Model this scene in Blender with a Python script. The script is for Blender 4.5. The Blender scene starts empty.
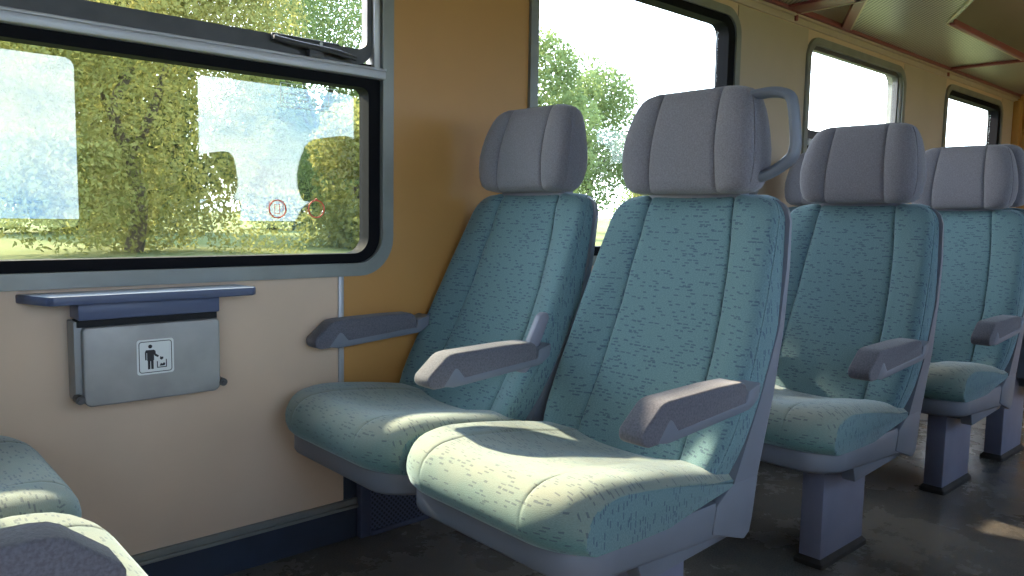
import bpy, bmesh, math, random
from mathutils import Vector, Matrix
random.seed(7)
scn = bpy.context.scene
COL = scn.collection
CAM_Z = 0.90                      # camera height above the carriage floor (m)

# ------------------------------------------------------------------ helpers
def ip(tab, t):
    if t <= tab[0][0]: return tab[0][1]
    for (a, va), (b, vb) in zip(tab, tab[1:]):
        if t <= b:
            k = (t-a)/(b-a)
            return va + (vb-va)*k
    return tab[-1][1]

def sm(tab, t):                   # smooth (cosine) interpolation
    if t <= tab[0][0]: return tab[0][1]
    for (a, va), (b, vb) in zip(tab, tab[1:]):
        if t <= b:
            k = (t-a)/(b-a); k = k*k*(3-2*k)
            return va + (vb-va)*k
    return tab[-1][1]

def boxuv(bm):
    uv = bm.loops.layers.uv.verify()
    for f in bm.faces:
        n = f.normal
        ax, ay, az = abs(n.x), abs(n.y), abs(n.z)
        for l in f.loops:
            c = l.vert.co
            if ay > ax*1.15 and ay > az*1.15: l[uv].uv = (c.z, c.x+.37)
            elif ax > az: l[uv].uv = (c.y, c.z)
            else: l[uv].uv = (c.y, c.x+.11)

def to_mesh(bm, name, mat, smooth=True, angle=40):
    bmesh.ops.remove_doubles(bm, verts=bm.verts, dist=1e-6)
    bmesh.ops.recalc_face_normals(bm, faces=bm.faces)
    bm.normal_update()
    boxuv(bm)
    if smooth:
        ca = math.radians(angle)
        for f in bm.faces: f.smooth = True
        for e in bm.edges:
            if len(e.link_faces) == 2 and e.calc_face_angle(0) > ca: e.smooth = False
    me = bpy.data.meshes.new(name)
    bm.to_mesh(me); bm.free()
    for m in (mat if isinstance(mat, (list, tuple)) else [mat]): me.materials.append(m)
    return me

def link(name, me, parent=None, loc=None):
    o = bpy.data.objects.new(name, me)
    COL.objects.link(o)
    if parent is not None: o.parent = parent
    if loc is not None: o.location = loc
    return o

def obj(name, bm, mat, parent=None, loc=None, smooth=True, angle=40):
    return link(name, to_mesh(bm, name, mat, smooth, angle), parent, loc)

def empty(name, loc=(0, 0, 0), rz=0.0, parent=None):
    o = bpy.data.objects.new(name, None)
    o.empty_display_size = .1
    o.location = loc; o.rotation_euler = (0, 0, rz)
    COL.objects.link(o)
    if parent is not None: o.parent = parent
    return o

def tag(o, label=None, cat=None, group=None, kind=None):
    if label: o['label'] = label
    if cat: o['category'] = cat
    if group: o['group'] = group
    if kind: o['kind'] = kind
    return o

def box(bm, x0, x1, y0, y1, z0, z1, bev=0.0, seg=2):
    vs = [bm.verts.new((x, y, z)) for x in (x0, x1) for y in (y0, y1) for z in (z0, z1)]
    q = [(0, 1, 3, 2), (4, 6, 7, 5), (0, 4, 5, 1), (2, 3, 7, 6), (0, 2, 6, 4), (1, 5, 7, 3)]
    fs = [bm.faces.new([vs[i] for i in f]) for f in q]
    if bev > 0:
        es = list({e for f in fs for e in f.edges})
        bmesh.ops.bevel(bm, geom=es, offset=bev, segments=seg, affect='EDGES', profile=.5)

def loft(bm, rings, caps=True):
    R = [[bm.verts.new(p) for p in r] for r in rings]
    n = len(R[0])
    for a, b in zip(R, R[1:]):
        for i in range(n):
            j = (i+1) % n
            bm.faces.new((a[i], a[j], b[j], b[i]))
    if caps:
        bm.faces.new(R[0]); bm.faces.new(list(reversed(R[-1])))
    return R

def prism(bm, pts, axis, a, b, bev=0.0, seg=2):
    """pts 2-D polygon; axis 'y' -> pts are (x,z); 'z' -> (x,y); 'x' -> (y,z)"""
    def P(p, t):
        if axis == 'y': return (p[0], t, p[1])
        if axis == 'z': return (p[0], p[1], t)
        return (t, p[0], p[1])
    A = [bm.verts.new(P(p, a)) for p in pts]; B = [bm.verts.new(P(p, b)) for p in pts]
    fs = [bm.faces.new(A), bm.faces.new(list(reversed(B)))]
    n = len(pts)
    for i in range(n):
        j = (i+1) % n
        fs.append(bm.faces.new((A[i], B[i], B[j], A[j])))
    if bev > 0:
        bmesh.ops.recalc_face_normals(bm, faces=fs)
        es = list({e for f in fs for e in f.edges if e.is_valid and e.calc_face_angle(0) > .5})
        bmesh.ops.bevel(bm, geom=es, offset=bev, segments=seg, affect='EDGES', profile=.5)

def rrect(x0, x1, z0, z1, r, n=8):
    P = []
    rr = r if isinstance(r, (list, tuple)) else (r, r, r, r)      # tr, tl, bl, br
    for (cx, cz, a0, q) in ((x1, z1, 0, rr[0]), (x0, z1, 90, rr[1]), (x0, z0, 180, rr[2]), (x1, z0, 270, rr[3])):
        ccx = cx-q if cx == x1 else cx+q
        ccz = cz-q if cz == z1 else cz+q
        for k in range(n+1):
            a = math.radians(a0+90*k/n)
            P.append((ccx+q*math.cos(a), ccz+q*math.sin(a)))
    return P

def ring(bm, outer, inner, y0, y1, flare=0.0):
    """extruded ring between two outlines of the same length in the xz plane (y0 = room side)"""
    n = len(outer)
    def V(P, y): return [bm.verts.new((p[0], y, p[1])) for p in P]
    o0, i0, o1, i1 = V(outer, y0), V(inner, y0), V(outer, y1), V(inner, y1)
    for i in range(n):
        j = (i+1) % n
        bm.faces.new((o0[i], o0[j], i0[j], i0[i]))
        bm.faces.new((o1[j], o1[i], i1[i], i1[j]))
        bm.faces.new((o0[j], o0[i], o1[i], o1[j]))
        bm.faces.new((i0[i], i0[j], i1[j], i1[i]))

def tube(bm, pts, r, n=10, flat=(1, 1)):
    pts = [Vector(p) for p in pts]
    rings = []; a = None
    for i, p in enumerate(pts):
        d = (pts[min(i+1, len(pts)-1)]-pts[max(i-1, 0)]).normalized()
        if a is None:
            u = Vector((0, 0, 1)) if abs(d.z) < .9 else Vector((1, 0, 0))
            a = d.cross(u).normalized()
        else:
            a = (a-d*a.dot(d)).normalized()
        b = a.cross(d).normalized()
        rr = r[i] if isinstance(r, (list, tuple)) else r
        rings.append([p+a*math.cos(t)*rr*flat[0]+b*math.sin(t)*rr*flat[1] for t in [2*math.pi*k/n for k in range(n)]])
    loft(bm, rings)

def smooth_path(pts, n=6):
    P = [Vector(p) for p in pts]; out = []
    for i in range(len(P)-1):
        p0, p1, p2, p3 = P[max(i-1, 0)], P[i], P[i+1], P[min(i+2, len(P)-1)]
        for k in range(n):
            t = k/n
            out.append(.5*((2*p1)+(-p0+p2)*t+(2*p0-5*p1+4*p2-p3)*t*t+(-p0+3*p1-3*p2+p3)*t**3))
    out.append(P[-1])
    return out

def disc(bm, cx, cz, r, y0, y1, n=20):
    prism(bm, [(cx+r*math.cos(2*math.pi*k/n), cz+r*math.sin(2*math.pi*k/n)) for k in range(n)], 'y', y0, y1)

# ------------------------------------------------------------------ materials
def new_mat(name):
    m = bpy.data.materials.new(name); m.use_nodes = True
    nt = m.node_tree
    return m, nt, nt.nodes['Principled BSDF']

def N(nt, t, **kw):
    n = nt.nodes.new(t)
    for k, v in kw.items():
        if k in n.inputs.keys(): n.inputs[k].default_value = v
        else: setattr(n, k, v)
    return n

def mixc(nt, fac, a, b):
    n = nt.nodes.new('ShaderNodeMix'); n.data_type = 'RGBA'
    for s, v in ((0, fac), (6, a), (7, b)):
        if hasattr(v, 'links') or hasattr(v, 'is_linked'): nt.links.new(v, n.inputs[s])
        else: n.inputs[s].default_value = v if s == 0 else (*v, 1)
    return n.outputs[2]

def ramp(nt, src, p0, p1):
    n = nt.nodes.new('ShaderNodeMapRange'); n.inputs[1].default_value = p0; n.inputs[2].default_value = p1
    nt.links.new(src, n.inputs[0]); return n.outputs[0]

def plain(name, col, rough=.5, metal=0.0, noise=.0, nscale=30., bump=0.0, bscale=200., spec=.5, sheen=0., dark=None, coord='Object'):
    m, nt, b = new_mat(name)
    b.inputs['Roughness'].default_value = rough
    b.inputs['Metallic'].default_value = metal
    b.inputs['Specular IOR Level'].default_value = spec
    if sheen: b.inputs['Sheen Weight'].default_value = sheen
    b.inputs['Base Color'].default_value = (*col, 1)
    tc = N(nt, 'ShaderNodeTexCoord')
    if noise > 0:
        t = N(nt, 'ShaderNodeTexNoise', Scale=nscale, Detail=5.0)
        nt.links.new(tc.outputs[coord], t.inputs['Vector'])
        d = dark or tuple(c*(1-noise) for c in col)
        nt.links.new(mixc(nt, ramp(nt, t.outputs[0], .35, .65), d, col), b.inputs['Base Color'])
    if bump > 0:
        t2 = N(nt, 'ShaderNodeTexNoise', Scale=bscale, Detail=3.0)
        nt.links.new(tc.outputs[coord], t2.inputs['Vector'])
        bp = N(nt, 'ShaderNodeBump', Strength=bump, Distance=.002)
        nt.links.new(t2.outputs[0], bp.inputs['Height']); nt.links.new(bp.outputs[0], b.inputs['Normal'])
    return m

def moquette(name, base, base2, dash, sun_tint, sun_amt):
    """woven upholstery: mottled pile with short dark dashes; on seat cushions a sunlit cream is mixed into the colour"""
    m, nt, b = new_mat(name)
    b.inputs['Roughness'].default_value = .95
    b.inputs['Specular IOR Level'].default_value = .15
    b.inputs['Sheen Weight'].default_value = .45
    b.inputs['Sheen Roughness'].default_value = .45
    b.inputs['Sheen Tint'].default_value = (.75, .9, 1, 1)
    uv = N(nt, 'ShaderNodeUVMap')
    # fine weave
    mp = N(nt, 'ShaderNodeMapping'); mp.inputs['Scale'].default_value = (260, 700, 1)
    nt.links.new(uv.outputs[0], mp.inputs[0])
    fine = N(nt, 'ShaderNodeTexNoise', Scale=1.0, Detail=2.0); nt.links.new(mp.outputs[0], fine.inputs['Vector'])
    big = N(nt, 'ShaderNodeTexNoise', Scale=9.0, Detail=3.0); nt.links.new(uv.outputs[0], big.inputs['Vector'])
    c = mixc(nt, ramp(nt, fine.outputs[0], .3, .7), base2, base)
    # dashes: random per brick
    def bricks(w, h, off, thr):
        br = N(nt, 'ShaderNodeTexBrick')
        br.offset = off; br.offset_frequency = 2; br.squash = 1
        br.inputs['Color1'].default_value = (0, 0, 0, 1); br.inputs['Color2'].default_value = (1, 1, 1, 1)
        br.inputs['Scale'].default_value = 1.0; 
        br.inputs['Brick Width'].default_value = w; br.inputs['Row Height'].default_value = h
        br.inputs['Mortar Size'].default_value = .0021; br.inputs['Mortar Smooth'].default_value = .3
        nt.links.new(uv.outputs[0], br.inputs['Vector'])
        g = N(nt, 'ShaderNodeMath', operation='GREATER_THAN'); g.inputs[1].default_value = thr
        nt.links.new(br.outputs[0], g.inputs[0])
        iv = N(nt, 'ShaderNodeMath', operation='SUBTRACT'); iv.inputs[0].default_value = 1.0; nt.links.new(br.outputs[1], iv.inputs[1])
        pr = N(nt, 'ShaderNodeMath', operation='MULTIPLY'); nt.links.new(g.outputs[0], pr.inputs[0]); nt.links.new(iv.outputs[0], pr.inputs[1])
        return pr.outputs[0], br.outputs[0]
    g1, _ = bricks(.0165, .0066, .37, .80)
    g2, _ = bricks(.0125, .0074, .61, .86)
    mx = N(nt, 'ShaderNodeMath', operation='MAXIMUM'); nt.links.new(g1, mx.inputs[0]); nt.links.new(g2, mx.inputs[1])
    mul = N(nt, 'ShaderNodeMath', operation='MULTIPLY'); nt.links.new(mx.outputs[0], mul.inputs[0]); mul.inputs[1].default_value = .55
    if sun_amt > 0:
        dn = N(nt, 'ShaderNodeTexNoise', Scale=14.0, Detail=6.0); nt.links.new(uv.outputs[0], dn.inputs['Vector'])
        f = ramp(nt, dn.outputs[0], .3, .62)
        mu = N(nt, 'ShaderNodeMath', operation='MULTIPLY_ADD'); nt.links.new(f, mu.inputs[0])
        mu.inputs[1].default_value = sun_amt*.35; mu.inputs[2].default_value = sun_amt*.65
        ge = N(nt, 'ShaderNodeNewGeometry'); sz = N(nt, 'ShaderNodeSeparateXYZ'); nt.links.new(ge.outputs['Normal'], sz.inputs[0])
        dm = N(nt, 'ShaderNodeMath', operation='MULTIPLY'); nt.links.new(mu.outputs[0], dm.inputs[0])
        nt.links.new(ramp(nt, sz.outputs[2], -.3, .85), dm.inputs[1])         # painted sunlight: cream grows where the surface faces up
        c = mixc(nt, dm.outputs[0], c, sun_tint)
        mul.inputs[1].default_value = .5
    c = mixc(nt, mul.outputs[0], c, dash)
    nt.links.new(c, b.inputs['Base Color'])
    bp = N(nt, 'ShaderNodeBump', Strength=.35, Distance=.0015)
    nt.links.new(fine.outputs[0], bp.inputs['Height']); nt.links.new(bp.outputs[0], b.inputs['Normal'])
    return m

TEAL = moquette('teal_moquette', (.168, .268, .292), (.106, .185, .208), (.03, .045, .11), (0, 0, 0), 0)
TEAL_SEAT = moquette('teal_moquette_sun_tint', (.145, .27, .262), (.095, .19, .19), (.05, .055, .10), (.46, .38, .285), .52)  # cream on the up-facing parts stands for sunlight on the cushions
GREY_FAB = plain('grey_wool', (.225, .215, .245), .95, noise=.28, nscale=350, bump=.3, bscale=500, spec=.15, sheen=.25)
GREY_PAD = plain('grey_armrest_cloth', (.15, .15, .18), .9, noise=.3, nscale=260, bump=.35, bscale=420, spec=.2, sheen=.2)
PLASTIC = plain('blue_grey_plastic', (.175, .195, .242), .45, noise=.12, nscale=6, bump=.05, bscale=300)
PLASTIC_HEAD = plain('lilac_grey_plastic', (.24, .24, .30), .4)
STEEL_LEG = plain('blue_grey_painted_steel', (.19, .20, .28), .5, noise=.18, nscale=9)
SKIRT = plain('dirty_black_rubber', (.035, .03, .028), .8, noise=.5, nscale=25)
BLACK = plain('black_rubber', (.009, .009, .011), .7, spec=.08)
DARK = plain('dark_gap', (.01, .01, .012), .8)
ALU = plain('brushed_aluminium', (.46, .47, .45), .38, metal=.75, noise=.12, nscale=12)
ALU_DULL = plain('dull_frame_metal', (.30, .31, .285), .45, metal=.35, noise=.15, nscale=10)
ALU_LIGHT = plain('pale_anodised_rail', (.50, .50, .52), .4, metal=.4)
SASH = plain('dark_sash_metal', (.10, .10, .105), .45, metal=.3, noise=.2, nscale=20)
BEIGE = plain('beige_pink_laminate', (.73, .54, .385), .5, noise=.06, nscale=5)
OCHRE = plain('ochre_brown_laminate', (.58, .295, .085), .42, noise=.06, nscale=4)
TAN = plain('tan_laminate', (.56, .45, .33), .5, noise=.05, nscale=5)
CEIL = plain('brown_ceiling_board', (.54, .46, .38), .4, noise=.08, nscale=3)
NAVY = plain('navy_kick_plate', (.03, .042, .07), .6, noise=.3, nscale=8)
TABLE = plain('slate_blue_laminate', (.33, .35, .42), .28, noise=.08, nscale=20)
TABLE_EDGE = plain('slate_blue_edge', (.085, .11, .20), .4)
BIN = plain('worn_painted_bin_steel', (.40, .40, .39), .42, metal=.2, noise=.16, nscale=14)
WHITE = plain('white_sticker', (.82, .84, .82), .35)
INK = plain('black_ink', (.015, .015, .02), .5)
RED = plain('red_sticker_ink', (.62, .07, .05), .5)
ETCH = plain('faint_grey_print', (.62, .66, .74), .5)
MAROON = plain('maroon_rack_tube', (.28, .075, .075), .35)
CREAM = plain('cream_rack_edge', (.62, .52, .36), .4)

def floor_mat():
    m, nt, b = new_mat('grey_speckled_vinyl')
    tc = N(nt, 'ShaderNodeTexCoord')
    sp = N(nt, 'ShaderNodeTexNoise', Scale=220.0, Detail=2.0); nt.links.new(tc.outputs['Object'], sp.inputs['Vector'])
    dirt = N(nt, 'ShaderNodeTexNoise', Scale=3.0, Detail=9.0, Roughness=.7); nt.links.new(tc.outputs['Object'], dirt.inputs['Vector'])
    c = mixc(nt, ramp(nt, sp.outputs[0], .42, .6), (.065, .062, .06), (.12, .112, .105))
    c = mixc(nt, ramp(nt, dirt.outputs[0], .3, .85), c, (.23, .20, .16))
    nt.links.new(c, b.inputs['Base Color'])
    b.inputs['Roughness'].default_value = .42
    nt.links.new(ramp(nt, dirt.outputs[0], 0.0, 1.9), b.inputs['Roughness'])
    bp = N(nt, 'ShaderNodeBump', Strength=.15, Distance=.002)
    nt.links.new(sp.outputs[0], bp.inputs['Height']); nt.links.new(bp.outputs[0], b.inputs['Normal'])
    return m
FLOOR = floor_mat()

def perforated(name, metal, hole, pitch, thr, rough=.35, mt=.5, plane='xy'):
    """sheet metal with a staggered grid of punched holes"""
    m, nt, b = new_mat(name)
    tc = N(nt, 'ShaderNodeTexCoord')
    mp = N(nt, 'ShaderNodeMapping'); mp.inputs['Rotation'].default_value = (0, 0, math.radians(45)) if plane == 'xy' else (0, math.radians(45), 0)
    mp.inputs['Scale'].default_value = (1/pitch,)*3
    nt.links.new(tc.outputs['Object'], mp.inputs[0])
    fr = N(nt, 'ShaderNodeVectorMath', operation='FRACTION'); nt.links.new(mp.outputs[0], fr.inputs[0])
    sb = N(nt, 'ShaderNodeVectorMath', operation='SUBTRACT'); nt.links.new(fr.outputs[0], sb.inputs[0]); sb.inputs[1].default_value = (.5, .5, .5)
    ml = N(nt, 'ShaderNodeVectorMath', operation='MULTIPLY'); nt.links.new(sb.outputs[0], ml.inputs[0])
    ml.inputs[1].default_value = (1, 1, 0) if plane == 'xy' else (1, 0, 1)
    ln = N(nt, 'ShaderNodeVectorMath', operation='LENGTH'); nt.links.new(ml.outputs[0], ln.inputs[0])
    g = N(nt, 'ShaderNodeMath', operation='LESS_THAN'); nt.links.new(ln.outputs['Value'], g.inputs[0]); g.inputs[1].default_value = thr
    nt.links.new(mixc(nt, g.outputs[0], metal, hole), b.inputs['Base Color'])
    b.inputs['Roughness'].default_value = rough; b.inputs['Metallic'].default_value = mt
    return m
GRILLE = perforated('navy_perforated_grille', (.075, .09, .15), (.01, .012, .02), .011, .33, .5, .2, 'xz')
RACKMESH = perforated('perforated_rack_sheet', (.52, .50, .42), (.06, .06, .05), .019, .30, .34, .5, 'xy')

def glass_mat(name, tint, refl):
    m = bpy.data.materials.new(name); m.use_nodes = True
    nt = m.node_tree; nt.nodes.clear()
    out = N(nt, 'ShaderNodeOutputMaterial')
    tr = N(nt, 'ShaderNodeBsdfTransparent'); tr.inputs[0].default_value = (*tint, 1)
    gl = N(nt, 'ShaderNodeBsdfGlossy'); gl.inputs['Roughness'].default_value = 0.0
    gl.inputs[0].default_value = (.95, 1, .98, 1)
    lw = N(nt, 'ShaderNodeLayerWeight', Blend=.5)          # Schlick reflectance from the facing angle
    pw = N(nt, 'ShaderNodeMath', operation='POWER'); nt.links.new(lw.outputs['Facing'], pw.inputs[0]); pw.inputs[1].default_value = 5.0
    mu = N(nt, 'ShaderNodeMath', operation='MULTIPLY_ADD'); mu.use_clamp = True
    nt.links.new(pw.outputs[0], mu.inputs[0]); mu.inputs[1].default_value = .9; mu.inputs[2].default_value = refl
    mx = N(nt, 'ShaderNodeMixShader')
    nt.links.new(mu.outputs[0], mx.inputs[0]); nt.links.new(tr.outputs[0], mx.inputs[1]); nt.links.new(gl.outputs[0], mx.inputs[2])
    nt.links.new(mx.outputs[0], out.inputs[0])
    return m
GLASS_DOUBLE = glass_mat('double_glazing', (.84, .88, .85), .09)
GLASS = glass_mat('clear_pane', (.95, .965, .96), .03)

# ------------------------------------------------------------------ the setting
WY, OY = 1.84, -0.93              # inner faces of the two side walls
X0, X1 = -2.6, 6.62               # end walls
ZC = 2.24                         # ceiling
def st(name, bm, mat, parent=None, smooth=True, **k):
    o = obj(name, bm, mat, parent, smooth=smooth, **k)
    if parent is None: o['kind'] = 'structure'
    return o

bm = bmesh.new(); box(bm, X0-.1, X1+.1, OY-.1, WY+.1, -.06, 0); st('floor', bm, FLOOR)
bm = bmesh.new()
cv = [(OY-.1, ZC+.08), (WY+.1, ZC+.08), (WY+.1, 2.02), (WY-.02, 2.02), (WY-.20, ZC-.05), (WY-.45, ZC), (OY+.45, ZC), (OY+.20, ZC-.05), (OY+.02, 2.02), (OY-.1, 2.02)]
prism(bm, cv, 'x', X0-.1, X1+.1); st('ceiling', bm, CEIL)

WINZ0, WINZ1 = 0.731, 1.765
WINS = [(0.0, 1.194), (1.705, 2.903), (3.470, 4.60), (5.21, 6.30)]
WBACK = (-1.76, -0.56)
def wall_with_holes(name, y0, y1, holes, mat):
    bm = bmesh.new()
    def loop(P):
        vs = [bm.verts.new((p[0], y0, p[1])) for p in P]
        for i in range(len(vs)): bm.edges.new((vs[i], vs[(i+1) % len(vs)]))
    loop([(X0-.1, -.06), (X1+.1, -.06), (X1+.1, 2.06), (X0-.1, 2.06)])
    for a, b in holes: loop(rrect(a+.015, b-.015, WINZ0+.015, WINZ1-.015, .085))
    bmesh.ops.triangle_fill(bm, use_beauty=True, use_dissolve=False, edges=bm.edges[:])
    g = bmesh.ops.extrude_face_region(bm, geom=bm.faces[:])
    for v in g['geom']:
        if isinstance(v, bmesh.types.BMVert): v.co.y = y1
    return st(name, bm, mat, smooth=False)
wall_with_holes('wall_left', WY, WY+.07, WINS+[WBACK], BEIGE)
OWINS = [(a-.09, b-.09) for a, b in WINS]
wall_with_holes('wall_right', OY, OY-.07, OWINS+[WBACK], BEIGE)
bm = bmesh.new(); box(bm, X1, X1+.06, OY-.1, WY+.1, -.06, ZC); st('wall_front', bm, OCHRE, smooth=False)
bm = bmesh.new(); box(bm, X0-.06, X0, OY-.1, WY+.1, -.06, ZC); st('wall_back', bm, OCHRE, smooth=False)

# laminate cladding panels between the windows on the window wall
def corner_clad(name, xl, xr, xb, mat, z_low=0.0):
    """panel from xb (below the window on its left) to xr; above the sill it starts at the window's right edge xl"""
    bm = bmesh.new()
    P = [(xb, .30), (xr, .30), (xr, 1.79), (xl, 1.79), (xl, .86)]
    for k in range(1, 9):
        a = math.radians(0-90*k/8)
        P.append((xl-.105+.105*math.cos(a), .86-.105+.0+.105*math.sin(a)+.105))
    P.append((xb, .755))
    prism(bm, P, 'y', WY-.003, WY+.0005)
    return st(name, bm, mat, smooth=False)
corner_clad('trim_1', 1.185, 1.7045, 1.043, OCHRE)
bm = bmesh.new()
prism(bm, [(1.716+.0, .758), (2.86, .758), (2.86, .73), (2.9, .73), (2.9, 1.79), (3.47, 1.79), (3.47, .12), (1.705, .12), (1.705, .758)][::-1], 'y', WY-.003, WY+.0005)
bm.free()
bm = bmesh.new(); box(bm, 2.89, 3.482, WY-.003, WY+.0005, .12, 1.79); st('trim_2', bm, TAN, smooth=False)
bm = bmesh.new(); box(bm, 4.588, 5.222, WY-.003, WY+.0005, .12, 1.79); st('trim_3', bm, TAN, smooth=False)
bm = bmesh.new(); box(bm, 6.288, 6.55, WY-.003, WY+.0005, .12, 1.79); st('trim_4', bm, TAN, smooth=False)
# joint strip between beige and ochre panels
bm = bmesh.new(); box(bm, 1.027, 1.043, WY-.007, WY, .30, .735, .002); st('trim_5', bm, ALU_LIGHT)
bm = bmesh.new(); box(bm, 1.043, 6.5, WY-.003, WY+.0005, 0, .30); st('trim_11', bm, NAVY, smooth=False)  # dark panel stands in for the shade of the recess under the seats
# corner post at the end wall
bm = bmesh.new(); box(bm, 6.54, 6.62, WY-.05, WY, 0, 1.80, .008); st('trim_6', bm, OCHRE)
# rail along the top of the side wall
bm = bmesh.new()
box(bm, X0, X1, WY-.012, WY, 1.793, 1.822, .004); box(bm, X0, X1, WY-.022, WY, 1.822, 1.834, .004)
st('trim_7', bm, TAN)
bm = bmesh.new(); box(bm, X0, X1, WY-.03, WY, 1.836, 1.862, .006); st('trim_8', bm, MAROON)
bm = bmesh.new(); box(bm, X0, X1, WY-.006, WY, 1.862, 2.06); st('trim_9', bm, CEIL, smooth=False)
bm = bmesh.new(); box(bm, X0, X1, OY, OY+.02, 1.80, 1.86, .004); st('trim_10', bm, CREAM)
# skirting: metal strip over navy kick plate
bm = bmesh.new(); box(bm, X0, 1.085, WY-.012, WY, .094, .112, .003); box(bm, X0, 1.085, WY-.018, WY, .086, .096, .003)
box(bm, X0, 1.085, WY-.008, WY, 0, .09)
me_slots = [ALU_DULL]
o = st('baseboard_left', bm, [ALU_DULL, NAVY])
for p in o.data.polygons:
    if p.center.z < .085 or (abs(p.center.z-.09) < .004 and p.center.y > WY-.009): p.material_index = 1
bm = bmesh.new(); box(bm, X0, X1, OY, OY+.012, 0, .11, .003); st('baseboard_right', bm, NAVY)

# ------------------------------------------------------------------ windows
def make_window(idx, a, b, side, split, extras=False):
    """window unit; local x along wall, local -y into the room, z up; origin at sill centre"""
    w = b-a; h = WINZ1-WINZ0
    y = WY if side > 0 else OY
    root = empty('window_%d' % idx, ((a+b)/2, y, WINZ0), 0 if side > 0 else math.pi)
    root['kind'] = 'structure'
    hw = w/2
    fo = rrect(-hw, hw, 0, h, .105); fi = rrect(-hw+.034, hw-.034, .034, h-.034, .075)
    bm = bmesh.new(); ring(bm, fo, fi, -.014, .075)
    es = [e for e in bm.edges if e.is_boundary is False and len(e.link_faces) == 2 and e.calc_face_angle(0) > 1 and abs(e.verts[0].co.y+.014) < 1e-4 and abs(e.verts[1].co.y+.014) < 1e-4]
    bmesh.ops.bevel(bm, geom=es, offset=.005, segments=2, affect='EDGES')
    obj('window_frame', bm, ALU_DULL, root)
    gi = rrect(-hw+.034, hw-.034, .034, h-.034, .075); 
    if split:
        zr = .53                    # underside of the mid rail, local
        # lower pane with black gasket
        go = rrect(-hw+.0345, hw-.0345, .0345, zr, (.004, .004, .075, .075)); gn = rrect(-hw+.064, hw-.070, .060, zr-.026, (.02, .02, .045, .045))
        bm = bmesh.new(); ring(bm, go, gn, .002, .05); obj('gasket', bm, BLACK, root)
        bm = bmesh.new(); prism(bm, rrect(-hw+.055, hw-.062, .052, zr-.02, .03), 'y', .030, .036); obj('pane', bm, GLASS_DOUBLE, root, smooth=False)
        # mid rail
        bm = bmesh.new(); box(bm, -hw+.03, hw-.030, -.022, .05, zr, zr+.026, .003); box(bm, -hw+.03, hw-.030, -.026, -.002, zr+.020, zr+.027, .002)
        obj('rail', bm, ALU_LIGHT, root)
        # upper opening sash
        so = rrect(-hw+.034, hw-.056, zr+.034, h-.030, (.05, .05, .05, .05)); sn = rrect(-hw+.060, hw-.072, zr+.074, h-.055, .03)
        bm = bmesh.new(); ring(bm, so, sn, .006, .034); sash = obj('sash', bm, SASH, root)
        bm = bmesh.new(); prism(bm, rrect(-hw+.05, hw-.06, zr+.06, h-.045, .03), 'y', .016, .021); obj('sash_pane', bm, GLASS, sash, smooth=False)
        # side guide, and a black strip painted as the shadow gap under the sash
        bm = bmesh.new(); box(bm, hw-.056, hw-.036, -.004, .04, zr+.024, h-.04, .003); box(bm, -hw+.034, -hw+.05, -.004, .04, zr+.024, h-.04, .003)
        obj('guide', bm, ALU_LIGHT, root)
        bm = bmesh.new(); box(bm, -hw+.034, hw-.05, .012, .05, zr+.022, zr+.040); obj('shadow_gap_strip', bm, BLACK, root)
        # latch on the sash bar
        bm = bmesh.new()
        box(bm, hw-.345, hw-.16, -.004, .006, zr+.058, zr+.076, .003)
        pts = [(hw-.345, -.012, zr+.062), (hw-.27, -.020, zr+.054), (hw-.18, -.022, zr+.050), (hw-.12, -.014, zr+.043)]
        tube(bm, smooth_path(pts, 4), .007, 8)
        box(bm, hw-.255, hw-.215, -.022, .0, zr+.027, zr+.048, .003)
        l = obj('latch', bm, SASH, sash)
        bm = bmesh.new()
        for q in (hw-.335, hw-.215): disc(bm, q, zr+.067, .005, -.008, -.003, 12)
        obj('screw', bm, ALU, l)
    else:
        gn = rrect(-hw+.040, hw-.082, .066, h-.066, .05)
        bm = bmesh.new(); ring(bm, gi, gn, -.006, .055); obj('gasket', bm, BLACK, root)
        bm = bmesh.new(); prism(bm, rrect(-hw+.036, hw-.09, .055, h-.055, .04), 'y', .040, .046); obj('pane', bm, GLASS, root, smooth=False)
    if extras:
        # printed marks on the lower pane
        cx = (a+b)/2
        for n_, (px, pz) in enumerate(((.874, .907), (.982, .909))):
            x_, z_ = px-cx, pz-WINZ0
            bm = bmesh.new()
            R = [(x_+.024*math.cos(t), z_+.024*math.sin(t)) for t in [2*math.pi*k/32 for k in range(32)]]
            r = [(x_+.0208*math.cos(t), z_+.0208*math.sin(t)) for t in [2*math.pi*k/32 for k in range(32)]]
            ring(bm, R, r, .0285, .0297)
            if n_ == 0:
                ring(bm, rrect(x_-.008, x_+.006, z_-.012, z_+.012, .002, 2), rrect(x_-.0068, x_+.0048, z_-.0108, z_+.0108, .001, 2), .0288, .0297)
            else:
                prism(bm, [(x_-.006, z_+.022), (x_, z_+.029), (x_+.006, z_+.022)], 'y', .0288, .0297)
            obj('ring_sticker', bm, RED, root, smooth=False)
        bm = bmesh.new()
        for (ax, bx_, az, bz) in ((.885, 1.045, 1.165, 1.225), (.975, 1.020, 1.178, 1.212), (.892, .930, 1.176, 1.200)):
            P = rrect(ax-cx, bx_-cx, az-WINZ0-.0, bz-WINZ0, .002, 2); Q = rrect(ax-cx+.0012, bx_-cx-.0012, az-WINZ0+.0012, bz-WINZ0-.0012, .001, 2)
            ring(bm, P, Q, .0290, .0297)
        for k in range(3):
            box(bm, .935-cx, .962-cx, .0290, .0297, 1.205-WINZ0-k*.010, 1.2065-WINZ0-k*.010)
        obj('printed_notice', bm, ETCH, root, smooth=False)
    return root
for i, (a, b) in enumerate(WINS): make_window(i+1, a, b, 1, i in (0, 2), i == 0)
make_window(5, *WBACK, 1, False)
for i, (a, b) in enumerate(OWINS): make_window(6+i, a, b, -1, False)
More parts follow.
